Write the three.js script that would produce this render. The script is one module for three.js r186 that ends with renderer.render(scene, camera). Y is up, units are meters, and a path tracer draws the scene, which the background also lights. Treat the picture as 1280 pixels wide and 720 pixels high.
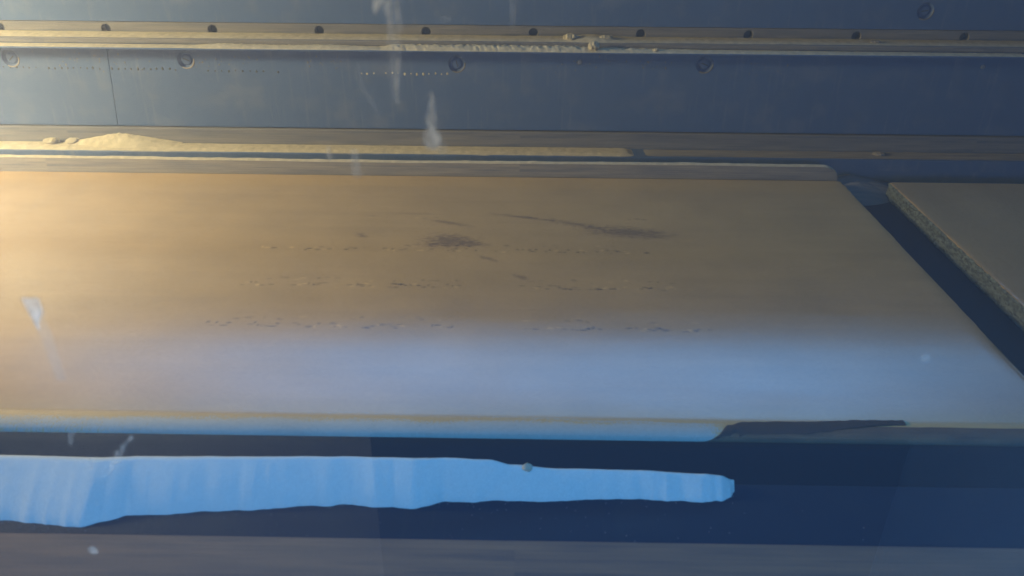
import * as THREE from 'three';
import { mergeGeometries } from 'three/addons/utils/BufferGeometryUtils.js';
import { RoundedBoxGeometry } from 'three/addons/geometries/RoundedBoxGeometry.js';
import { RectAreaLightUniformsLib } from 'three/addons/lights/RectAreaLightUniformsLib.js';

RectAreaLightUniformsLib.init();
const scene = new THREE.Scene();
const V = (x, y, z) => new THREE.Vector3(x, y, z);
const R = THREE.MathUtils.degToRad;

/* ---------- camera ---------- */
const camera = new THREE.PerspectiveCamera(39.6, 16 / 9, 0.01, 40);
camera.rotation.order = 'YXZ';
camera.position.set(0, 0.306, 0.793);
camera.rotation.set(R(-29), R(0.5), R(0.5));
camera.focus = 0.83;
camera.userData.fStop = 14;

/* ---------- lights ---------- */
scene.background = new THREE.Color(0x000000);
scene.fog = new THREE.FogExp2(new THREE.Color(1, 1, 1), 0.10);
const WARM = new THREE.Color().setRGB(1, 0.85, 0.46), BLUE = new THREE.Color().setRGB(0.05, 0.37, 1), PALE = new THREE.Color().setRGB(1, 0.97, 0.86), SKYB = new THREE.Color().setRGB(0.12, 0.45, 1), COOL = new THREE.Color().setRGB(0.12, 0.41, 1);
const taken = {};
function numbered(n) { const k = taken[n] = (taken[n] ?? -1) + 1; return k ? n + '_' + String(k).padStart(3, '0') : n; }
// [colour, intensity, width, height, position, target, fitting name, label]
const LAMPS = [
  [WARM, 285, 0.11, 0.11, V(-0.92, 0.34, 0.22), V(-0.25, 0.05, 0.0), 'work_lamp', 'square warm work lamp high at the left end of the machine'],
  [BLUE, 590, 0.28, 0.025, V(0.0, 0.70, 1.10), V(-0.06, 0.0, 0.44), 'tube_light', 'long cold tube light above the window outside the machine'],
  [COOL, 3.5, 1.1, 0.30, V(0.55, 0.28, 1.7), V(0.25, 0.08, 0), 'added_window_fill', 'unseen blue fill light added behind the camera to brighten the back wall'],  // added fill that keeps the back wall blue, no real window
  [PALE, 50, 0.2, 0.6, V(-1.08, -0.22, 1.45), V(-0.75, -0.22, 1.80), 'veil_lamp', 'unseen pale lamp added to light the wall reflected in the pane at the left'],  // added out of view; the wall it lights veils the pane
  [COOL, 5, 0.2, 0.6, V(1.42, -1.0, 1.40), V(1.15, -1.0, 1.80), 'veil_lamp', 'unseen bluish lamp added to light the reflected wall low at the right'],  // added out of view; lifts the reflection at the lower right
];
for (const [c, k, w, h, p, t, name, label] of LAMPS) {
  const l = new THREE.RectAreaLight(c, k, w, h);
  l.name = name + '_glow'; l.position.copy(p); l.lookAt(t); l.castShadow = true;
  const g = new THREE.Group(); g.name = numbered(name); g.userData = { label, category: /window|roof/.test(name) ? 'window' : 'lamp' };
  g.position.copy(p); g.lookAt(t);
  const back = V(0, 0, -1).applyQuaternion(g.quaternion);
  g.position.addScaledVector(back, 0.004);
  const glow = new THREE.Mesh(new THREE.PlaneGeometry(w, h), new THREE.MeshStandardMaterial({ color: 0x222222, emissive: c, emissiveIntensity: Math.min(k, 2) * 0.6 }));
  glow.name = /window|roof/.test(name) ? 'pane' : 'diffuser'; g.add(glow);
  const box = new THREE.Mesh(new RoundedBoxGeometry(w + 0.014, h + 0.014, 0.012, 2, 0.004), new THREE.MeshStandardMaterial({ color: 0x30343a, roughness: 0.6 }));
  box.name = 'housing'; box.position.z = -0.007; g.add(box);
  // the group's +z must face the target: Object3D.lookAt does so, a light's lookAt too points its -z there
  scene.add(g); scene.add(l);
}

/* ---------- exposure ---------- */
const renderer = new THREE.WebGLRenderer({ antialias: true });
renderer.setSize(1024, 576);
renderer.toneMapping = THREE.LinearToneMapping;
renderer.toneMappingExposure = 0.92;
renderer.shadowMap.enabled = true;

/* ---------- helpers ---------- */
let seed = 7;
const rnd = () => { seed = (seed * 1664525 + 1013904223) >>> 0; return seed / 4294967296; };
const rr = (a, b) => a + (b - a) * rnd();
const hash = (x, y, s) => { let h = (x * 374761393 + y * 668265263 + s * 974634777) | 0; h = Math.imul(h ^ (h >>> 13), 1274126177); return ((h ^ (h >>> 16)) >>> 0) / 4294967296; };
function noise(x, y, s = 0) {
  const i = Math.floor(x), j = Math.floor(y), f = x - i, g = y - j, u = f * f * (3 - 2 * f), v = g * g * (3 - 2 * g);
  const a = hash(i, j, s), b = hash(i + 1, j, s), c = hash(i, j + 1, s), d = hash(i + 1, j + 1, s);
  return a + (b - a) * u + (c - a) * v + (a - b - c + d) * u * v;
}
const fbm = (x, y, s = 0, o = 4) => { let t = 0, a = 0.5, n = 0; for (let k = 0; k < o; k++) { t += a * noise(x, y, s + k); n += a; a *= 0.5; x *= 2.03; y *= 2.03; } return t / n; };
const clamp = (x, a = 0, b = 1) => Math.min(b, Math.max(a, x));
const smooth = (a, b, x) => { const t = clamp((x - a) / (b - a)); return t * t * (3 - 2 * t); };
const lerp = (a, b, t) => a + (b - a) * t;
function curve(pts) { return x => { if (x <= pts[0][0]) return pts[0][1]; for (let i = 1; i < pts.length; i++) if (x <= pts[i][0]) { const [a, p] = pts[i - 1], [b, q] = pts[i]; return lerp(p, q, smooth(a, b, x)); } return pts[pts.length - 1][1]; }; }

function dataTex(w, h, fn, srgb = true, wrap = true) {
  const d = new Uint8Array(w * h * 4);
  for (let j = 0; j < h; j++) for (let i = 0; i < w; i++) {
    const c = fn(i / w, j / h, i, j), o = (j * w + i) * 4;
    for (let k = 0; k < 3; k++) d[o + k] = clamp(srgb ? Math.pow(Math.max(c[k], 0), 1 / 2.2) : c[k]) * 255;
    d[o + 3] = c.length > 3 ? clamp(c[3]) * 255 : 255;
  }
  const t = new THREE.DataTexture(d, w, h);
  if (srgb) t.colorSpace = THREE.SRGBColorSpace;
  t.magFilter = THREE.LinearFilter; t.minFilter = THREE.LinearMipmapLinearFilter; t.generateMipmaps = true;
  if (wrap) t.wrapS = t.wrapT = THREE.RepeatWrapping;
  t.needsUpdate = true;
  return t;
}
function mesh(name, geo, mat, parent) {
  const m = new THREE.Mesh(geo, mat); m.name = parent === scene ? numbered(name) : name; m.castShadow = m.receiveShadow = true; parent.add(m); return m;
}
function thing(name, label, category, group) {
  const g = new THREE.Group(); g.name = numbered(name); g.userData = { label, category }; if (group) g.userData.group = group; scene.add(g); return g;
}
function tag(o, label, category, extra = {}) { o.userData = { label, category, ...extra }; return o; }
const struct = o => { o.userData = { kind: 'structure' }; return o; };

/* swept section: prof(x) -> [[z, y] ...], along xs, ends closed; uv in metres (x, arc) */
function sweep(prof, xs, closed = true, uvf) {
  const pos = [], uv = [], idx = [], P0 = prof(xs[0]), n = P0.length + (closed ? 1 : 0);
  for (const x of xs) {
    const p = prof(x); let s = 0;
    for (let k = 0; k < n; k++) {
      const q = p[k % p.length], prev = k ? p[(k - 1) % p.length] : q;
      s += Math.hypot(q[0] - prev[0], q[1] - prev[1]);
      pos.push(q[2] ?? x, q[1], q[0]);
      uv.push(...(uvf ? uvf(x, q) : [x, s]));
    }
  }
  for (let i = 0; i < xs.length - 1; i++) for (let k = 0; k < n - 1; k++) {
    const a = i * n + k, b = a + n;
    idx.push(a, a + 1, b, b, a + 1, b + 1);
  }
  const g = new THREE.BufferGeometry();
  g.setAttribute('position', new THREE.Float32BufferAttribute(pos, 3));
  g.setAttribute('uv', new THREE.Float32BufferAttribute(uv, 2));
  g.setIndex(idx);
  let out = g;
  if (closed) {
    const caps = [];
    for (const [x, flip] of [[xs[0], 1], [xs[xs.length - 1], 0]]) {
      const p = prof(x), pts = p.map(q => new THREE.Vector2(q[0], q[1])), f = THREE.ShapeUtils.triangulateShape(pts, []);
      const c = new THREE.BufferGeometry(); const cp = [], cu = [];
      for (const q of p) { cp.push(q[2] ?? x, q[1], q[0]); cu.push(q[0], q[1]); }
      c.setAttribute('position', new THREE.Float32BufferAttribute(cp, 3)); c.setAttribute('uv', new THREE.Float32BufferAttribute(cu, 2));
      c.setIndex(f.flatMap(t => flip ? [t[0], t[1], t[2]] : [t[2], t[1], t[0]])); caps.push(c);
    }
    out = mergeGeometries([g, ...caps]);
  }
  out.computeVertexNormals();
  return out;
}
const range = (a, b, n) => Array.from({ length: n + 1 }, (_, i) => a + (b - a) * i / n);
/* hard edged box section */
function bar(x0, x1, y0, y1, z0, z1, r = 0.0006) {
  const g = new RoundedBoxGeometry(x1 - x0, y1 - y0, z1 - z0, 2, Math.min(r, (y1 - y0) / 2.1, (z1 - z0) / 2.1));
  g.translate((x0 + x1) / 2, (y0 + y1) / 2, (z0 + z1) / 2);
  const p = g.attributes.position, u = g.attributes.uv, nn = g.attributes.normal;
  for (let i = 0; i < p.count; i++) u.setXY(i, p.getX(i), Math.abs(nn.getY(i)) > 0.7 ? p.getZ(i) : p.getY(i));
  return g;
}
function uvXY(g) { const p = g.attributes.position, u = g.attributes.uv; for (let i = 0; i < p.count; i++) u.setXY(i, p.getX(i), p.getY(i)); return g; }

/* ---------- materials ---------- */
const tex = (t, s) => { const c = t.clone(); c.repeat.set(s[0], s[1]); c.needsUpdate = true; return c; };
// painted steel: blue coat, fine dust grain stuck in blotches, scuffs
const paintT = dataTex(1024, 512, (u, v) => {
  const a = fbm(u * 24, v * 12, 3, 5), b = fbm(u * 9, v * 14, 21, 4), f = hash(Math.floor(u * 1024), Math.floor(v * 512), 5);
  const d = smooth(0.50, 0.78, a * 0.65 + b * 0.35 + (f - 0.5) * 0.14) * 0.32 + (f > 0.988 ? 0.22 : 0);
  const streak = smooth(0.66, 0.8, fbm(u * 160, v * 5, 40, 3)) * 0.10;
  const k = clamp(d * 0.45 + streak);
  return [lerp(0.056, 0.33, k), lerp(0.110, 0.31, k), lerp(0.240, 0.29, k)];
});
const paintR = dataTex(512, 256, (u, v) => { const a = fbm(u * 20, v * 10, 3, 5); const r = 0.42 + 0.4 * a; return [r, r, r]; }, false);
const grainB = dataTex(512, 512, (u, v, i, j) => { const a = 0.6 * hash(i, j, 8) + 0.4 * fbm(u * 90, v * 90, 9, 3); return [a, a, a]; }, false);
const paint = new THREE.MeshStandardMaterial({ map: tex(paintT, [2.2, 4.4]), roughnessMap: tex(paintR, [2.2, 4.4]), roughness: 0.85, metalness: 0, bumpMap: tex(grainB, [9, 9]), bumpScale: 0.00012 });
const darkPaint = new THREE.MeshPhysicalMaterial({ specularIntensity: 0.4, color: new THREE.Color().setRGB(0.12, 0.135, 0.145), map: tex(paintT, [2.2, 4.4]), roughness: 0.6, bumpMap: tex(grainB, [9, 9]), bumpScale: 0.0001 });
// steel strip under a film of wood dust, dragged along its length
const filmT = dataTex(1024, 256, (u, v, i, j) => {
  const a = fbm(u * 14, v * 20, 31, 5), f = hash(i, j, 6), s = fbm(u * 3, v * 60, 33, 3);
  const k = clamp(0.62 + (a - 0.5) * 0.7 + (s - 0.5) * 0.5 + (f - 0.5) * 0.16);
  return [lerp(0.10, 0.40, k), lerp(0.12, 0.33, k), lerp(0.17, 0.25, k)];
});
const film = new THREE.MeshStandardMaterial({ map: tex(filmT, [2, 18]), roughness: 0.9, bumpMap: tex(grainB, [12, 12]), bumpScale: 0.0002 });
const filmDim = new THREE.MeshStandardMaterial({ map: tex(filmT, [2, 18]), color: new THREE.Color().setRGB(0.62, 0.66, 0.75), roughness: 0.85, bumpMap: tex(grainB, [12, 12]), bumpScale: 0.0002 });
const brownFilm = new THREE.MeshStandardMaterial({ map: tex(filmT, [2, 18]), color: new THREE.Color().setRGB(0.46, 0.32, 0.26), roughness: 0.9, bumpMap: tex(grainB, [12, 12]), bumpScale: 0.0002 });
const dustT = dataTex(512, 512, (u, v, i, j) => {
  const a = fbm(u * 30, v * 30, 51, 4), f = hash(i, j, 12), k = 0.72 + (a - 0.5) * 0.35 + (f - 0.5) * 0.22;
  return [0.78 * k, 0.66 * k, 0.46 * k];
});
const dust = new THREE.MeshStandardMaterial({ map: tex(dustT, [7, 7]), roughness: 1, bumpMap: tex(grainB, [16, 16]), bumpScale: 0.0005 });
const greyDust = new THREE.MeshStandardMaterial({ map: tex(dustT, [7, 7]), color: new THREE.Color().setRGB(0.80, 0.95, 1.25), roughness: 1, bumpMap: tex(grainB, [16, 16]), bumpScale: 0.0005 });
const bankT = dataTex(512, 512, (u, v, i, j) => { const k = 0.90 + 0.14 * (hash(i, j, 22) - 0.5) + 0.05 * (fbm(u * 120, v * 120, 250, 2) - 0.5); return [k, k, k]; }); bankT.repeat.set(6, 6);
const bankM = new THREE.MeshStandardMaterial({ map: bankT, color: new THREE.Color().setRGB(0.53, 0.52, 0.46), roughness: 1, bumpMap: tex(grainB, [16, 16]), bumpScale: 0.0002 });
const blackRubber = new THREE.MeshPhysicalMaterial({ specularIntensity: 0.15, color: new THREE.Color().setRGB(0.006, 0.013, 0.024), roughness: 0.75, bumpMap: tex(grainB, [14, 14]), bumpScale: 0.0002 });
const shadeM = new THREE.MeshStandardMaterial({ color: new THREE.Color().setRGB(0.045, 0.030, 0.028), roughness: 0.8, bumpMap: tex(grainB, [14, 14]), bumpScale: 0.0003 });
const dimEdgeM = new THREE.MeshStandardMaterial({ map: tex(filmT, [4, 18]), color: new THREE.Color().setRGB(0.45, 0.30, 0.22), roughness: 0.9, bumpMap: tex(grainB, [14, 14]), bumpScale: 0.0003 });
const bore = new THREE.MeshStandardMaterial({ color: new THREE.Color().setRGB(0.05, 0.06, 0.08), roughness: 0.7 });
const steel = new THREE.MeshStandardMaterial({ color: new THREE.Color().setRGB(0.22, 0.23, 0.26), roughness: 0.55, metalness: 0.2, bumpMap: tex(grainB, [12, 12]), bumpScale: 0.0001 });

/* ---------- the machine body ---------- */
const W0 = -0.86, W1 = 0.86;
const bedPaint = darkPaint.clone(); bedPaint.color.setRGB(0.03, 0.06, 0.12); bedPaint.specularIntensity = 0.2;
struct(mesh('machine_bed', bar(W0, W1, -0.12, -0.0185, -0.028, 0.402), bedPaint, scene));
struct(mesh('machine_pit', bar(W0, W1, -0.30, -0.26, -0.08, 0.60), darkPaint, scene));

function plate(x0, x1, y0, y1, holes, r, depth, skew0 = 0, skew1 = 0) {
  const s = new THREE.Shape([[x0 + skew0, y0], [x1 + skew1, y0], [x1, y1], [x0, y1]].map(p => new THREE.Vector2(...p)));
  for (const [hx, hy] of holes) { const p = new THREE.Path(); p.absarc(hx, hy, r, 0, Math.PI * 2, true); s.holes.push(p); }
  return new THREE.ExtrudeGeometry(s, { depth, bevelEnabled: true, bevelThickness: 0.0004, bevelSize: 0.0004, bevelOffset: -0.0004, bevelSegments: 1, curveSegments: 20 });
}
const back = thing('back_wall', 'dark blue painted steel back wall with dusty ledges, bolt holes and screws', 'wall');
// upper panel
let g = plate(W0, W1, 0.1366, 0.42, [[0.4259, 0.1556]], 0.0085, 0.003); g.translate(0, 0, -0.0955);
mesh('upper_panel', g, paint, back);
// flange with the row of bolt holes
const HX = k => -0.5636 + 0.1153 * k;
const holes = []; for (let k = -2; k < 12; k++) holes.push([HX(k), 0.1290]);
g = plate(W0, W1, 0.1180, 0.1362, holes, 0.0050, 0.0028); g.translate(0, 0, -0.0952);
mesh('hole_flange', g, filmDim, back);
mesh('flange_backing', bar(W0, W1, 0.10, 0.42, -0.115, -0.1005), bore, back);
for (const [x, y] of holes) { const b = new THREE.CylinderGeometry(0.0050, 0.0050, 0.0056, 20, 1, true); b.rotateX(Math.PI / 2); b.translate(x, y, -0.0978); mesh('bolt_hole', b, film, back); }
// upper shelf, riser, thin lip
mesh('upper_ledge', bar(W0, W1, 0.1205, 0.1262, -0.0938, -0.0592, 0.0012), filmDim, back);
mesh('riser', bar(W0, W1, 0.1196, 0.1204, -0.0660, -0.0600, 0.0003), paint, back);
mesh('riser_strip', bar(W0, W1, 0.1150, 0.1250, -0.0680, -0.0610, 0.0008), film, back);
mesh('lip', bar(W0, W1, 0.1180, 0.1196, -0.0608, -0.0435, 0.0005), paint, back);
// main panels either side of the slanting seam, with countersunk holes
const SX = [[-0.5414, 0.1036], [-0.355, 0.1039], [-0.0678, 0.1028], [0.1935, 0.1048]];
g = plate(W0, -0.4362, 0.0315, 0.1178, [SX[0]], 0.0088, 0.0034, 0, -0.0075); g.translate(0, 0, -0.0638); mesh('wall_panel', g, paint, back);
g = plate(-0.4358, W1, 0.0315, 0.1178, SX.slice(1), 0.0088, 0.0034, -0.0075, 0); g.translate(0, 0, -0.0638); mesh('wall_panel', g, paint, back);
function screw(x, y, z, mat) {
  const pts = [[0.0001, -0.0016], [0.0035, -0.0015], [0.0052, -0.0017], [0.0056, -0.0030], [0.0066, -0.0031], [0.0090, -0.0001]].map(p => new THREE.Vector2(p[0], p[1]));
  const l = new THREE.LatheGeometry(pts, 32); l.rotateX(Math.PI / 2); l.translate(x, y, z);
  const m = mesh('countersunk_screw', l, mat, back);
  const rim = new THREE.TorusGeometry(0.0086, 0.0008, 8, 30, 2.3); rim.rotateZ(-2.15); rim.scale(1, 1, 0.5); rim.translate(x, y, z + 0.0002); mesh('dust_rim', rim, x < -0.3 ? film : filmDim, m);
  const s = bar(-0.0036, 0.0036, -0.0005, 0.0005, -0.0002, 0.0002, 0.0001); s.rotateZ(rr(0, 3)); s.translate(x, y, z - 0.0014); mesh('slot', s, bore, m);
}
for (const [x, y] of SX) screw(x, y, -0.0602, paint);
screw(0.4259, 0.1556, -0.0923, paint);
for (const [x, y] of [[0.0621, 0.1062], [0.4848, 0.1058]]) { const b = new THREE.SphereGeometry(0.0026, 14, 10); b.scale(1, 1, 0.4); b.translate(x, y, -0.0600); mesh('rivet', b, steel, back); }
// the fine row of punched dimples below the screws
{
  const parts = [];
  const put = (a, b, y, step) => { for (let x = a; x < b; x += step) { if (rnd() < 0.12) continue; const s = new THREE.SphereGeometry(rr(0.0007, 0.0013), 8, 6); s.scale(1, rr(0.9, 1.5), 0.35); s.translate(x + rr(-0.0006, 0.0006), y + rr(-0.0007, 0.0007), -0.0600); parts.push(s); } };
  put(-0.551, -0.36, 0.0940, 0.0068); put(-0.333, -0.256, 0.0930, 0.0074);
  mesh('dimple_row', mergeGeometries(parts), bore, back).userData = { kind: 'stuff', label: 'row of fine dark punch marks below the screws at the left' };
  parts.length = 0; put(-0.170, -0.076, 0.0921, 0.0066);
  mesh('dimple_row', mergeGeometries(parts), dust, back).userData = { kind: 'stuff', label: 'row of punch marks filled with pale dust at the middle' };
}
// small crumbs of dust stuck on the panel round the screws
{
  const parts = [];
  for (let k = 0; k < 170; k++) {
    const c = [[-0.47, 0.104], [-0.31, 0.104], [-0.43, 0.100], [0.06, 0.103], [0.13, 0.106], [0.25, 0.103], [-0.20, 0.104]][k % 7], s = new THREE.IcosahedronGeometry(rr(0.0003, 0.0010), 0);
    s.scale(1, rr(0.7, 1.8), 0.4); s.translate(c[0] + (rnd() + rnd() - 1) * 0.05, c[1] + (rnd() + rnd() - 1) * 0.011, -0.0598); parts.push(s);
  }
  mesh('dust_specks', mergeGeometries(parts), filmDim, back).userData = { kind: 'stuff' };
}
mesh('seam_backing', bar(W0, W1, 0.0, 0.118, -0.075, -0.0672), bore, back);
mesh('kick_strip', bar(W0, W1, 0.0125, 0.0303, -0.0670, -0.0570, 0.0008), filmDim, back);
mesh('lower_ledge', bar(W0, W1, -0.14, 0.0128, -0.0780, -0.0305, 0.0012), paint, back);

/* guide bar behind the long board */
{
  const top = x => 0.0138 + 0.0010 * (fbm(x * 30, 1, 60, 4) - 0.5) + 0.0004 * Math.sin(x * 9);
  const end = x => Math.sqrt(clamp(1 - Math.pow(clamp((x - 0.316) / 0.0185), 2)));
  const t = thing('guide_bar', 'grey dusty guide bar standing along the far edge of the long board', 'guide bar');
  const xs = [...range(W0, 0.315, 260), ...range(0.3165, 0.3344, 14)];
  mesh('bar', sweep(x => { const h = -0.019 + (top(x) + 0.019) * lerp(0.62, 1, end(x)); return [[-0.0035, -0.019], [-0.0035, h - 0.0010], [-0.0042, h], [-0.0105, h], [-0.0112, h - 0.001], [-0.0112, -0.019]]; }, xs), film, t);
  mesh('dust_crest', sweep(x => { const h = -0.019 + (top(x) + 0.019) * lerp(0.62, 1, end(x)), d = 0.0003 + 0.0011 * fbm(x * 70, 3, 61, 4); return [[-0.0036, h - 0.0003], [-0.0046, h + d], [-0.0080, h + d * 1.2], [-0.0108, h - 0.0003]]; }, xs), dust, t);
}

/* ---------- dust lying on the ledges ---------- */
// zb/zf: back and front edge, h: height of the crest, all along x; base: height of the ledge
function drift(name, label, x0, x1, base, zb, zf, h, mat, rough = 0.0006, nx = 420, nz = 14, freq = 160) {
  const xs = range(x0, x1, nx);
  const geo = sweep(x => {
    const b = zb(x), f = zf(x), H = h(x), e = smooth(x0, x0 + 0.01, x) * smooth(x1, x1 - 0.012, x), out = [];
    for (let k = 0; k <= nz; k++) {
      const t = k / nz, z = lerp(f, b, t), s = Math.pow(Math.sin(Math.PI * Math.pow(t, 0.8)), 0.75) || 0;
      const front = Math.min(1, t * 5) , backk = Math.min(1, (1 - t) * 6 + 0.35);
      const n = (fbm(x * freq, z * freq, 70, 4) - 0.5) * rough * 2;
      out.push([z, base - 0.0004 + e * (H * front * backk * lerp(1, s, 0.25) + n * Math.min(1, t * 4))]);
    }
    out.push([b, base - 0.0006], [f, base - 0.0006]);
    return out;
  }, xs);
  return tag(mesh(name, geo, mat, scene), label, 'dust', { kind: 'stuff' });
}
const wob = (a, f, s) => x => a * (fbm(x * f, 0.5, s, 4) - 0.5) * 2;
const w1 = wob(0.0012, 60, 80), w2 = wob(0.0016, 45, 81), w3 = wob(0.002, 50, 82), w4 = wob(0.0022, 35, 83);
drift('dust_drift', 'pale dust lying along the topmost ledge under the bolt holes', W0, W1, 0.1262, () => -0.0920, x => -0.0597 + w1(x) * 0.2, x => 0.0012 + w1(x) * 0.25 + 0.0030 * Math.exp(-Math.pow((x - 0.075) / 0.02, 2)), dust, 0.0003, 700);
const lipH = curve([[-0.86, 0.001], [-0.345, 0.001], [-0.315, 0.003], [-0.25, 0.0022], [-0.20, 0.003], [-0.16, 0.0016], [-0.148, 0.0014], [-0.132, 0.0042], [0.04, 0.0044], [0.1, 0.0026], [0.2, 0.0014], [0.5, 0.0008]]);
const lipN = curve([[-0.345, 0.0002], [-0.3, 0.0008], [-0.15, 0.0005], [-0.12, 0.0016], [0.09, 0.0018], [0.15, 0.0007], [0.3, 0.0003]]);
{
  const xs = range(W0, 0.52, 900), geo = sweep(x => {
    const out = [], nz = 10, H = lipH(x), N = lipN(x);
    for (let k = 0; k <= nz; k++) { const t = k / nz, z = lerp(-0.0438, -0.0606, t); out.push([z, 0.1193 + H * Math.min(1, t * 2.4 + 0.12) * (1 - 0.2 * t) + N * (fbm(x * 420, z * 420, 90, 3) - 0.5) * 2 * Math.min(1, t * 5)]); }
    out.push([-0.0606, 0.1190], [-0.0438, 0.1190]); return out;
  }, xs);
  tag(mesh('dust_drift', geo, dust, scene), 'crumbly pale dust heaped along the thin lip below the topmost ledge', 'dust', { kind: 'stuff' });
}
const low = curve([[-0.86, 0.0022], [0.0, 0.0024], [0.112, 0.0026], [0.128, 0.0004], [0.86, 0.0004]]);
drift('dust_drift', 'bright even dust covering the low ledge behind the guide bar', W0, 0.13, 0.0128, () => -0.0572, x => -0.0308 + w3(x) * 0.15, x => low(x) + w3(x) * 0.15, dust, 0.0003, 500);
drift('dust_drift', 'thin grey dust on the right end of the low ledge', 0.131, W1, 0.0128, () => -0.0572, x => -0.0310, x => 0.0009 + w3(x) * 0.1, film, 0.0003, 300);

function heap(name, label, x, y, z, rx, ry, rz, mat, rough = 0.15, pw = 1.4) {
  const G = new THREE.CircleGeometry(1, 64), n = 36; G.dispose();
  const pos = [], idx = [], uv = [], M = 72;
  for (let i = 0; i <= n; i++) for (let k = 0; k <= M; k++) {
    const t = i / n, a = k / M * Math.PI * 2, kk = k % M, ca = Math.cos(a), sa = Math.sin(a), rad = t * (1 + 0.25 * (fbm(ca * 1.5 + 5, sa * 1.5 + 5, 100 + Math.round(x * 1000), 3) - 0.5) * 2);
    const px = x + rx * rad * ca, pz = z + rz * rad * sa;
    const hh = Math.pow(1 - t, pw) * (1 + rough * (fbm(px * 300, pz * 300, 120, 3) - 0.5) * 2) + (1 - t) * rough * 0.5 * (fbm(px * 900, pz * 900, 121, 2) - 0.5);
    pos.push(px, y - 0.0006 + ry * hh, pz); uv.push(px, pz);
  }
  for (let i = 0; i < n; i++) for (let k = 0; k < M; k++) { const a = i * (M + 1) + k, b = a + M + 1; idx.push(a, a + 1, b, b, a + 1, b + 1); }
  const geo = new THREE.BufferGeometry(); geo.setAttribute('position', new THREE.Float32BufferAttribute(pos, 3)); geo.setAttribute('uv', new THREE.Float32BufferAttribute(uv, 2)); geo.setIndex(idx); geo.computeVertexNormals();
  return tag(mesh(name, geo, mat, scene), label, 'dust heap');
}
heap('dust_heap', 'wide low heap of pale dust on the low ledge at the left', -0.438, 0.0150, -0.051, 0.066, 0.0120, 0.016, dust, 0.11, 1.0);
function clump(label, x, y, z, r, flat = 0.8, mat = dust, group) {
  const geo = new THREE.IcosahedronGeometry(1, 12), p = geo.attributes.position, v = V(0, 0, 0), s = Math.round(x * 1e4);
  for (let i = 0; i < p.count; i++) { v.fromBufferAttribute(p, i).normalize(); const k = 0.65 + 0.75 * fbm(v.x * 2.2 + 9, v.y * 2.2 + v.z * 1.7 + 9, s, 4); p.setXYZ(i, x + v.x * r * k * 1.25, y + v.y * r * k * flat, z + v.z * r * k); }
  geo.computeVertexNormals();
  tag(mesh('dust_clump', geo, mat, scene), label, 'dust clump');
}
clump('larger crumbled dust clump on the low ledge at far left', -0.516, 0.0165, -0.049, 0.0062, 0.55);
clump('small dust clump on the low ledge between larger clump and heap', -0.492, 0.0165, -0.050, 0.0058, 0.55);
clump('tiny dust crumb on the right slope of the wide dust heap', -0.404, 0.0170, -0.047, 0.0026);
clump('pale pointed dust clump standing on the thin lip right of centre', 0.0745, 0.1245, -0.050, 0.0046, 1.0);
clump('flat dust lump on the topmost ledge right of centre', 0.052, 0.1290, -0.072, 0.0058, 0.6);
clump('smaller dust lump on the topmost ledge beside the flat lump', 0.089, 0.1285, -0.072, 0.0048, 0.7);
clump('tiny dust crumb on the thin lip far right of the pointed clump', 0.139, 0.1215, -0.050, 0.0024);
clump('grey dust flake on the right end of the topmost ledge', 0.372, 0.1275, -0.072, 0.0042, 0.4, film);
clump('grey dust flake on the right end of the low ledge', 0.392, 0.0140, -0.046, 0.0052, 0.4, film);
heap('dust_heap', 'bluish grey dust spilled in the gap behind the two boards', 0.356, -0.0185, -0.018, 0.075, 0.0200, 0.038, filmDim, 0.04, 0.9);

/* ---------- the boards ---------- */
const BX0 = -0.80, BX1 = 0.3365, BZ = 0.4165;
const STAIN = [ // x, z, half length, half width, turn, strength
  [0.004, 0.1035, 0.030, 0.0036, 0.24, 0.7], [0.052, 0.118, 0.032, 0.0058, 0.36, 0.6], [0.098, 0.134, 0.046, 0.0125, 0.14, 0.85],
  [-0.063, 0.119, 0.024, 0.0040, 0.33, 0.65], [-0.060, 0.156, 0.027, 0.0150, 0.10, 0.9], [-0.074, 0.165, 0.016, 0.005, 0.0, 0.55], [-0.040, 0.161, 0.015, 0.006, 0.2, 0.55],
  [-0.026, 0.190, 0.011, 0.0036, 0.55, 0.6], [-0.141, 0.147, 0.008, 0.0044, 0.6, 0.7], [0.0015, 0.222, 0.008, 0.0040, 0.5, 0.6], [-0.10, 0.098, 0.03, 0.003, 0.02, 0.25],
];
const ROWS = [[0.1745, -0.222, 0.110], [0.2390, -0.222, 0.140], [0.3000, -0.226, 0.140], [0.1060, -0.16, 0.13], [0.1655, -0.10, 0.11], [0.2290, -0.20, 0.14], [0.2900, -0.21, 0.135]];
const MARKS = [];
ROWS.forEach(([z, a, b], r) => { for (let x = a; x < b;) { const word = rr(0.012, 0.040), e = Math.min(b, x + word); while (x < e) { if (!(x > -0.045 && x < 0.002 && rnd() < 0.85) && rnd() < (r < 3 ? 0.8 : 0.3)) MARKS.push([x, z + rr(-0.003, 0.003), rr(0.0008, 0.0026), rr(0.0007, 0.0018), rr(0.35, 1.0) * (r < 3 ? 1 : 0.6) * (rnd() < 0.25 ? -0.7 : 1)]); x += rr(0.0016, 0.0046); } x += rr(0.003, 0.014); } });
const TW = 2048, TH = 900, LX = BX1 - BX0;
const markF = new Float32Array(TW * TH);
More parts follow.
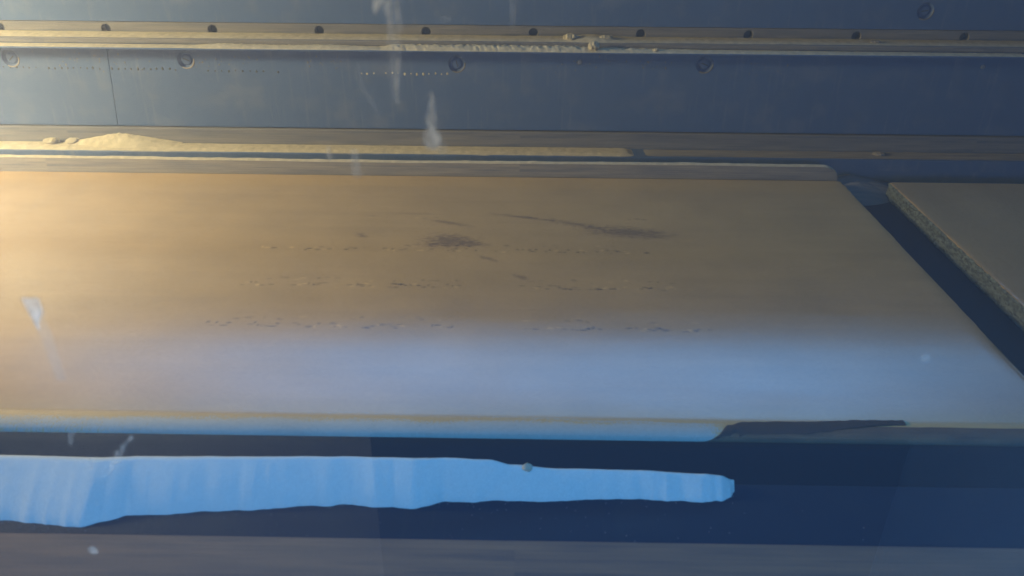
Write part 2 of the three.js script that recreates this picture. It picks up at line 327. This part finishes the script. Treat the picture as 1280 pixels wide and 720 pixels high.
for (const [x, z, a, b, s] of MARKS) {
  const ci = (x - BX0) / LX * TW, cj = z / BZ * TH, ra = a / LX * TW * 1.6, rb = b / BZ * TH * 1.6;
  for (let j = Math.floor(cj - rb - 1); j <= cj + rb + 1; j++) for (let i = Math.floor(ci - ra - 1); i <= ci + ra + 1; i++) {
    if (i < 0 || j < 0 || i >= TW || j >= TH) continue;
    const d = Math.hypot((i - ci) / ra, (j - cj) / rb); markF[j * TW + i] += s * smooth(1, 0.3, d + (hash(i, j, 3) - 0.5) * 0.5);
  }
}
const boardT = dataTex(TW, TH, (u, v, i, j) => {
  const x = BX0 + u * LX, z = v * BZ;
  let st = 0;
  for (const [sx, sz, a, b, t, k] of STAIN) {
    const dx = x - sx, dz = z - sz; if (Math.abs(dx) > a * 1.8 || Math.abs(dz) > a * 1.8) continue;
    const c = Math.cos(t), s = Math.sin(t), p = (dx * c + dz * s) / a, q = (-dx * s + dz * c) / b;
    st += k * smooth(1.25, 0.1, Math.hypot(p, q) + (fbm(x * 260, z * 420, 140, 3) - 0.5) * 0.9);
  }
  const cl = fbm(x * 22, z * 26, 150, 4) - 0.5, drag = fbm(x * 6, z * 120, 151, 3) - 0.5, fi = hash(i, j, 15) - 0.5, fib = fbm(x * 700, z * 1500, 152, 2) - 0.5;
  const k = 1 + cl * 0.22 + drag * 0.10 + fi * 0.10 + fib * 0.16, m = clamp(1 - 0.54 * clamp(st * 1.1) - 0.50 * markF[j * TW + i], 0.2, 1.3);
  // paler colour over the near edge, grain by grain, and in lines along it
  const zs = z + 0.004 * (fbm(x * 40, z * 200, 155, 3) - 0.5), line = 0.42 * Math.exp(-Math.pow((zs - lerp(0.3985, 0.4075, (x + 0.25) / 0.38)) / 0.0011, 2)) * smooth(-0.25, -0.12, x);
  const cover = (0.85 * smooth(0.4035, 0.4110, zs) * lerp(0.7, 1, smooth(-0.32, -0.15, x)) + line) * smooth(0.135, 0.112, x + 0.01 * (fbm(z * 300, x * 60, 156, 3) - 0.5));
  const w = smooth(-0.12, 0.12, cover - 0.15 - 0.7 * (0.6 * hash(i, j, 16) + 0.4 * fbm(x * 900, z * 900, 157, 2)));
  return [lerp(0.480 * k * m, 0.40 * k, w), lerp(0.302 * k * m * (1 - 0.05 * clamp(st)), 0.36 * k, w), lerp(0.112 * k * lerp(1, m, 0.9), 0.29 * k, w)];
}, true, false);
const boardB = dataTex(1024, 512, (u, v, i, j) => { const a = clamp(0.55 + 0.35 * (fbm(u * 260, v * 130, 160, 3) - 0.5) + 0.22 * (hash(i, j, 18) - 0.5) - 0.15 * clamp(markF[Math.floor(v * TH) * TW + Math.floor(u * TW)])); return [a, a, a]; }, false, false);
const boardR = dataTex(512, 256, (u, v) => { const x = BX0 + u * LX, z = v * BZ, e = smooth(0.400, 0.4075, z); const r = lerp(0.17 + 0.06 * (fbm(x * 12, z * 60, 230, 4) - 0.5), 0.9, e); return [r, r, r]; }, false, false);
const boardM = new THREE.MeshPhysicalMaterial({ map: boardT, roughness: 1, roughnessMap: boardR, ior: 1.85, bumpMap: boardB, bumpScale: 0.00003 });
const board2M = boardM.clone(); board2M.color.setRGB(0.85, 0.90, 1.08); board2M.ior = 1.5;
const cutT = dataTex(512, 128, (u, v, i, j) => { const a = fbm(u * 120, v * 18, 170, 4), f = hash(i, j, 19), k = 0.6 + (a - 0.5) * 1.3 + (f - 0.5) * 0.4; return [0.19 * k, 0.21 * k, 0.17 * k]; });
const cutM = new THREE.MeshStandardMaterial({ map: tex(cutT, [3, 40]), roughness: 1, bumpMap: tex(grainB, [20, 20]), bumpScale: 0.0008 });

function boardProfile(front) { // from the far bottom over the top to the near bottom, rounded at the near edge
  const p = [[0.0006, -0.0178], [0.0, -0.0172], [0.0, -0.0007], [0.0007, 0]];
  for (let k = 1; k < 40; k++) p.push([k / 40 * (front - 0.013), 0]);
  for (let k = 0; k <= 10; k++) { const a = k / 10 * Math.PI / 2; p.push([front - 0.010 + 0.010 * Math.sin(a), -0.0080 + 0.0080 * Math.cos(a)]); }
  p.push([front, -0.0172], [front - 0.0006, -0.0178]);
  return p;
}
const buv = (x, q) => [(x - BX0) / LX, clamp(q[0] / BZ)];
{
  const t = thing('fibre_board', 'long tan fibre board with dark stains lying across the machine bed', 'board');
  const P = boardProfile(BZ);
  // ragged right edge: the end of every row of the section is pushed in or out
  const rag = z => 0.0011 * (fbm(z * 130, 2, 180, 4) - 0.5) * 2 + 0.0006 * (noise(z * 900, 4, 181) - 0.5);
  const PF = []; // finer along z for the ragged edge
  for (let k = 0; k < P.length - 1; k++) { const n = Math.max(1, Math.round(Math.abs(P[k + 1][0] - P[k][0]) / 0.0012)); for (let m = 0; m < n; m++) PF.push([lerp(P[k][0], P[k + 1][0], m / n), lerp(P[k][1], P[k + 1][1], m / n)]); }
  PF.push(P[P.length - 1]);
  const xs = [...range(BX0, BX1 - 0.012, 60), BX1 - 0.004, BX1];
  mesh('panel', sweep(x => PF.map(q => [q[0], q[1] - 0.0005 * smooth(BX1 - 0.004, BX1, x), x + (x > BX1 - 0.001 ? rag(q[0]) : 0)]), xs, true, buv), boardM, t);
}
{
  const t = thing('fibre_board', 'second fibre board at the right, with a rough pale cut edge facing the gap', 'board');
  const x0 = 0.3885, x1 = 0.86, z0 = 0.0015, z1 = 0.40;
  const rag = (z, y) => 0.0012 * (fbm(z * 150, y * 260, 190, 4) - 0.5) * 2;
  const P = [[z0, -0.0175], [z0, -0.0006], [z0 + 0.0006, 0]]; for (let k = 1; k <= 330; k++) P.push([lerp(z0, z1, k / 330), 0]); P.push([z1, -0.0175]);
  mesh('panel', sweep(x => P.map(q => [q[0], q[1] + (q[1] > -0.001 ? -0.0006 * smooth(x0 + 0.003, x0, x) : 0), x + (x < x0 + 0.0005 ? rag(q[0], 0) : 0)]), [x0, x0 + 0.003, x0 + 0.02, ...range(x0 + 0.05, x1, 20)], true, (x, q) => [(x - x0) / LX + 0.05, clamp(0.05 + q[0] / BZ * 0.3)]), board2M, t);
  // cut edge: a rough face 1 mm proud of the panel's end
  const pos = [], uv = [], idx = [], nz = 300, ny = 14;
  for (let i = 0; i <= nz; i++) for (let k = 0; k <= ny; k++) { const z = lerp(z0 - 0.0004, z1, i / nz), y = lerp(-0.0178, -0.0009, k / ny); pos.push(x0 - 0.0016 + rag(z, y) + (k === ny || k === 0 ? 0.0012 : 0) + (k === ny ? 0.0006 : 0) + 0.0010 * (noise(z * 800, y * 800, 191) - 0.5), y, z); uv.push(z, y); }
  for (let i = 0; i < nz; i++) for (let k = 0; k < ny; k++) { const a = i * (ny + 1) + k, b = a + ny + 1; idx.push(a, b, a + 1, a + 1, b, b + 1); }
  const e = new THREE.BufferGeometry(); e.setAttribute('position', new THREE.Float32BufferAttribute(pos, 3)); e.setAttribute('uv', new THREE.Float32BufferAttribute(uv, 2)); e.setIndex(idx); e.computeVertexNormals();
  mesh('cut_edge', e, cutM, t).userData = { label: 'rough pale grey cut edge' };
}
// brown strip on the near edge, coloured dark where the blue light ends
{
  const t = scene.children.find(o => o.name === 'fibre_board'), arc = (a, d) => [BZ - 0.010 + (0.010 + d) * Math.sin(a), -0.010 + 0.002 + (0.008 + d) * Math.cos(a)];
  const a1 = x => 1.40 - 1.25 * smooth(0.112, 0.134, x) + 0.2 * (fbm(x * 25, 6, 211, 4) - 0.5);
  mesh('edge_strip', sweep(x => { const p = []; for (let k = 0; k <= 8; k++) p.push(arc(lerp(a1(x), Math.PI / 2, k / 8), 0.0002)); p.push([BZ + 0.0002, -0.0122], [BZ - 0.0006, -0.0122], arc(a1(x), -0.0005)); return p; }, range(0.110, BX1 - 0.001, 160)), dimEdgeM, t).userData = { label: 'brown near edge at the right, darkened where the blue light ends' };
}
// thin dark strip added for the shade beyond the blue light
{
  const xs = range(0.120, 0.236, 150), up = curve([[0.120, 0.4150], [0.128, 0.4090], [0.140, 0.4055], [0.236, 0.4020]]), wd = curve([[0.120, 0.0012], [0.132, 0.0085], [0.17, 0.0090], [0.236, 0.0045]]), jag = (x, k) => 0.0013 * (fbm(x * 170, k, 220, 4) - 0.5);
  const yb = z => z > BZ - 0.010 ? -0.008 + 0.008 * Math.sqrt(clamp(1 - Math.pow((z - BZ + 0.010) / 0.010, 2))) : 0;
  tag(mesh('shade_strip', sweep(x => { const a = up(x) + jag(x, 1), b = up(x) + wd(x) + jag(x, 9), c = (a + b) / 2, h = 0.0006 + 0.0009 * fbm(x * 90, 3, 221, 3); return [[a, yb(a) + 0.0001], [a + 0.0003, yb(a) + h * 0.7], [c, yb(c) + h], [b - 0.0003, yb(b) + h * 0.7], [b, yb(b) + 0.0001]]; }, xs), shadeM, scene), 'thin dark tapering strip standing for shade on the near edge of the long board', 'shade');
}

/* ---------- near side of the machine ---------- */
tag(mesh('rubber_seal', sweep(x => [[0.4175, -0.060], [0.4175, -0.0056], [0.4190, -0.0046], [0.4260, -0.0058], [0.4400, -0.016], [0.4580, -0.030], [0.4580, -0.060]], range(W0, W1, 40)), blackRubber, scene), 'dark rubber seal filling the slot along the near edge of the board', 'seal');
const sill = thing('front_sill', 'dark blue painted steel sill along the near side with a dusty outer strip', 'sill');
mesh('inner_strip', bar(W0, W1, -0.06, -0.0002, 0.4590, 0.5030, 0.0012), darkPaint, sill);
mesh('outer_strip', bar(W0, W1, -0.06, 0.0010, 0.5032, 0.5900, 0.0012), brownFilm, sill);
const crest = curve([[-0.86, 0.020], [-0.06, 0.0205], [-0.036, 0.020], [-0.015, 0.0190], [-0.002, 0.0156], [0.024, 0.0130], [0.067, 0.0122], [0.101, 0.0106], [0.110, 0.0095], [0.1190, 0.0050]]);
const toe = curve([[-0.86, 0.492], [-0.29, 0.493], [-0.265, 0.4942], [-0.222, 0.4985], [-0.2118, 0.4935], [-0.20, 0.490], [-0.144, 0.4855], [-0.103, 0.4806], [-0.0865, 0.4795], [-0.066, 0.4810], [-0.052, 0.4812], [-0.036, 0.4766], [0.0025, 0.4748], [0.067, 0.4726], [0.1, 0.4740], [0.110, 0.4730], [0.1155, 0.4700], [0.1190, 0.4650]]);
{
  const xs = [...range(-0.70, 0.10, 520), ...range(0.1012, 0.1188, 26)];
  const geo = sweep(x => {
    const f = toe(x) + 0.0012 * (fbm(x * 90, 7, 200, 4) - 0.5) * 2 + 0.0008 * (fbm(x * 420, 9, 203, 3) - 0.5), H = crest(x), b = 0.4597, out = [], n = 22;
    for (let k = 0; k <= n; k++) {
      const t = k / n, z = lerp(f, b, t), s = t < 0.72 ? Math.pow(t / 0.72, 0.8) : 1 - 0.5 * Math.pow((t - 0.72) / 0.28, 2);
      out.push([z, -0.0005 + H * s + (0.0002 * (fbm(x * 60, z * 400, 201, 4) - 0.5) * 2 ) * Math.min(1, t * 5) * smooth(0.1190, 0.105, x)]);
    }
    out.push([b, -0.0008], [f, -0.0008]); return out;
  }, xs);
  tag(mesh('dust_bank', geo, bankM, scene), 'long bank of pale dust on the near sill', 'dust', { kind: 'stuff' });
}
{
  const parts = [];
  for (let k = 0; k < 170; k++) {
    const x = rr(-0.36, 0.34), f = toe(x), far = Math.pow(rnd(), 2.2), z = x < 0.12 ? lerp(f + 0.0006, 0.5025, far) : rr(0.4610, 0.5025), r = rr(0.00014, 0.00034);
    if (x > 0.12 && rnd() < 0.6) continue;
    const s = new THREE.IcosahedronGeometry(r, 0); s.translate(x, -0.0002 + r * 0.5, z); parts.push(s);
  }
  tag(mesh('dust_grains', mergeGeometries(parts), filmDim, scene), 'loose grains scattered on the dark sill in front of the dust bank', 'dust', { kind: 'stuff' });
}
clump('small crumb on the crest of the near dust bank', 0.0060, 0.0150, 0.4655, 0.0022, 0.9);

/* ---------- unseen pieces added to shape the light, and the window pane ---------- */
{
  // unseen glowing panel shaped for the board's blue sheen, dimmed towards its ends
  const t = thing('sheen_panel', 'long unseen blue glowing panel high on the back wall, shaped for the sheen on the board', 'window');
  const em = dataTex(512, 48, (u, v) => { const x = lerp(-0.95, 1.0, u), n = fbm(u * 30, v * 8, 240, 4), e = smooth(-0.95, -0.12, x) * lerp(1, 0.30, smooth(0.28, 0.80, x)) * smooth(0, 0.22, v) * (0.78 + 0.44 * n); return [e, e, e]; }, true, false);
  const p = new THREE.PlaneGeometry(1.95, 0.15); p.translate(0.025, 0.318, -0.088);
  mesh('pane', p, new THREE.MeshStandardMaterial({ color: 0x0a0c10, emissive: SKYB, emissiveIntensity: 4.3, emissiveMap: em, roughness: 0.8 }), t);
  for (const [a, b] of [[0.236, 0.2425], [0.3935, 0.400]]) mesh('frame', bar(-0.96, 1.01, a, b, -0.092, -0.082), steel, t);
}
tag(mesh('added_dark_panel', new RoundedBoxGeometry(1.18, 1.0, 0.02, 2, 0.004).translate(0.27, -1.33, 1.785), blackRubber, scene), 'unseen dark panel added to leave a dark shape in the pane reflection', 'panel');  // added behind the camera so part of the reflection stays dark
struct(mesh('reflected_wall', bar(-1.45, 1.8, -1.9, 0.7, 1.80, 1.83), new THREE.MeshStandardMaterial({ color: new THREE.Color().setRGB(0.7, 0.69, 0.66), roughness: 0.9 }), scene));  // unseen wall added so the pane reflects a lit veil
struct(mesh('blocker_hood', bar(-0.9, 0.9, 0.352, 1.1, 0.750, 0.754), darkPaint, scene));  // unseen plate added to cut the tube light off the board
{
  const t = thing('window_pane', 'clear window pane with smeared dust marks in front of the boards', 'window');
  const gl = new THREE.MeshPhysicalMaterial({ color: 0xffffff, transmission: 1, thickness: 0, roughness: 0, ior: 1.5 });
  mesh('glass', new THREE.PlaneGeometry(1.6, 0.42).translate(0, 0.205, 0.600), gl, t);
  // dried dust marks on the inner face of the pane: outline, strength and grain of each
  const seg = (u, v, ax, ay, bx, by, w0, w1) => { const dx = bx - ax, dy = by - ay, t = clamp(((u - ax) * dx + (v - ay) * dy) / (dx * dx + dy * dy)); const d = Math.hypot(u - ax - dx * t, v - ay - dy * t) / lerp(w0, w1, t); return smooth(1.1, 0.55, d); };
  const ell = (u, v, x, y, a, b) => smooth(1.1, 0.6, Math.hypot((u - x) / a, (v - y) / b));
  const smudge = (x0, y0, x1, y1, f, k, grain = 1) => {
    const w = 128, h = Math.max(48, Math.min(384, Math.round(128 * Math.abs((y0 - y1) / (x1 - x0))))), asp = (x1 - x0) / Math.abs(y0 - y1), s = rr(0, 900);
    const t = dataTex(w, h, (u, v, i, j) => { const vv = 1 - v, n = fbm(u * 7 * asp + s, vv * 7, 300, 4), n2 = fbm(u * 26 * asp + s, vv * 10, 301, 3); const a = clamp(f(u + (n - 0.5) * 0.14, vv + (n2 - 0.5) * 0.05 * asp) * k * lerp(1, 0.35 + 1.3 * n2, grain)) * smooth(0, 0.06, Math.min(u, 1 - u, vv, 1 - vv)); return [a, a, a]; }, false, false);
    const m = new THREE.MeshPhysicalMaterial({ color: new THREE.Color().setRGB(0.70, 0.62, 0.50), transmission: 0.5, thickness: 0, roughness: 1, transparent: true, alphaMap: t, side: THREE.DoubleSide });
    const p = new THREE.PlaneGeometry(x1 - x0, y0 - y1); p.translate((x0 + x1) / 2, (y0 + y1) / 2, 0.5994);
    mesh('dust_smudge', p, m, t0).castShadow = false;
  };
  const t0 = t;
  smudge(-0.0363, 0.2755, -0.0258, 0.2492, (u, v) => 0.9 * seg(u, v, 0.30, -0.02, 0.22, 0.13, 0.16, 0.05) + 0.35 * ell(u, v, 0.35, 0.04, 0.30, 0.10) + 0.45 * seg(u, v, 0.52, -0.05, 0.52, 0.32, 0.10, 0.06) + 0.5 * seg(u, v, 0.74, -0.05, 0.76, 0.26, 0.06, 0.05) + 0.28 * seg(u, v, 0.60, 0.2, 0.52, 0.85, 0.17, 0.07) + 0.4 * seg(u, v, 0.62, 0.6, 0.55, 1, 0.05, 0.03), 0.72);
  smudge(-0.0262, 0.2536, -0.0180, 0.2360, (u, v) => 0.75 * seg(u, v, 0.52, 0.05, 0.48, 0.42, 0.05, 0.17) + 0.95 * ell(u, v, 0.52, 0.70, 0.32, 0.20) * smooth(0.50, 0.56, v) * smooth(0.93, 0.86, v) + 0.3 * seg(u, v, 0.6, 0.6, 0.85, 0.9, 0.12, 0.12), 0.62);
  smudge(-0.1411, 0.1945, -0.1325, 0.1643, (u, v) => 0.9 * seg(u, v, 0.45, 0.12, 0.40, 0.30, 0.36, 0.10) + 0.25 * seg(u, v, 0.55, 0.38, 0.62, 0.95, 0.26, 0.2), 0.55, 0.5);
  smudge(-0.0440, 0.2385, -0.0394, 0.2305, (u, v) => 0.8 * seg(u, v, 0.40, 0.1, 0.48, 0.85, 0.22, 0.30), 0.38);
  smudge(-0.0407, 0.2600, -0.0333, 0.2466, (u, v) => 0.6 * seg(u, v, 0.22, 0.05, 0.24, 0.4, 0.04, 0.04) + 0.6 * seg(u, v, 0.24, 0.4, 0.75, 0.92, 0.04, 0.05), 0.35);
  smudge(-0.1448, 0.1462, -0.1170, 0.1248, (u, v) => 0.9 * seg(u, v, 0.90, 0.12, 0.62, 0.62, 0.02, 0.035) + 0.7 * seg(u, v, 0.24, 0.05, 0.20, 0.25, 0.03, 0.03) + 0.6 * seg(u, v, 0.36, 0.5, 0.30, 0.72, 0.02, 0.02) + 0.5 * seg(u, v, 0.62, 0.62, 0.45, 0.85, 0.025, 0.04), 0.34);
  smudge(-0.1472, 0.0982, -0.1405, 0.0900, (u, v) => 0.8 * ell(u, v, 0.5, 0.5, 0.3, 0.25), 0.55, 1.3);
  smudge(0.1153, 0.1798, 0.1216, 0.1749, (u, v) => 0.8 * ell(u, v, 0.4, 0.5, 0.26, 0.28), 0.32, 1);
  smudge(-0.0034, 0.2750, -0.0010, 0.2680, (u, v) => 0.8 * seg(u, v, 0.5, 0, 0.5, 0.9, 0.3, 0.15), 0.30);
  smudge(-0.0198, 0.2715, -0.0148, 0.2690, (u, v) => 0.8 * ell(u, v, 0.4, 0.5, 0.3, 0.25), 0.36);
  smudge(-0.1147, 0.2384, -0.1135, 0.2342, (u, v) => seg(u, v, 0.5, 0.08, 0.5, 0.92, 0.2, 0.2), 0.55, 0.3);
  smudge(-0.0494, 0.2388, -0.0476, 0.2349, (u, v) => seg(u, v, 0.5, 0.08, 0.5, 0.92, 0.24, 0.3), 0.45, 0.3);
}
renderer.render(scene, camera);
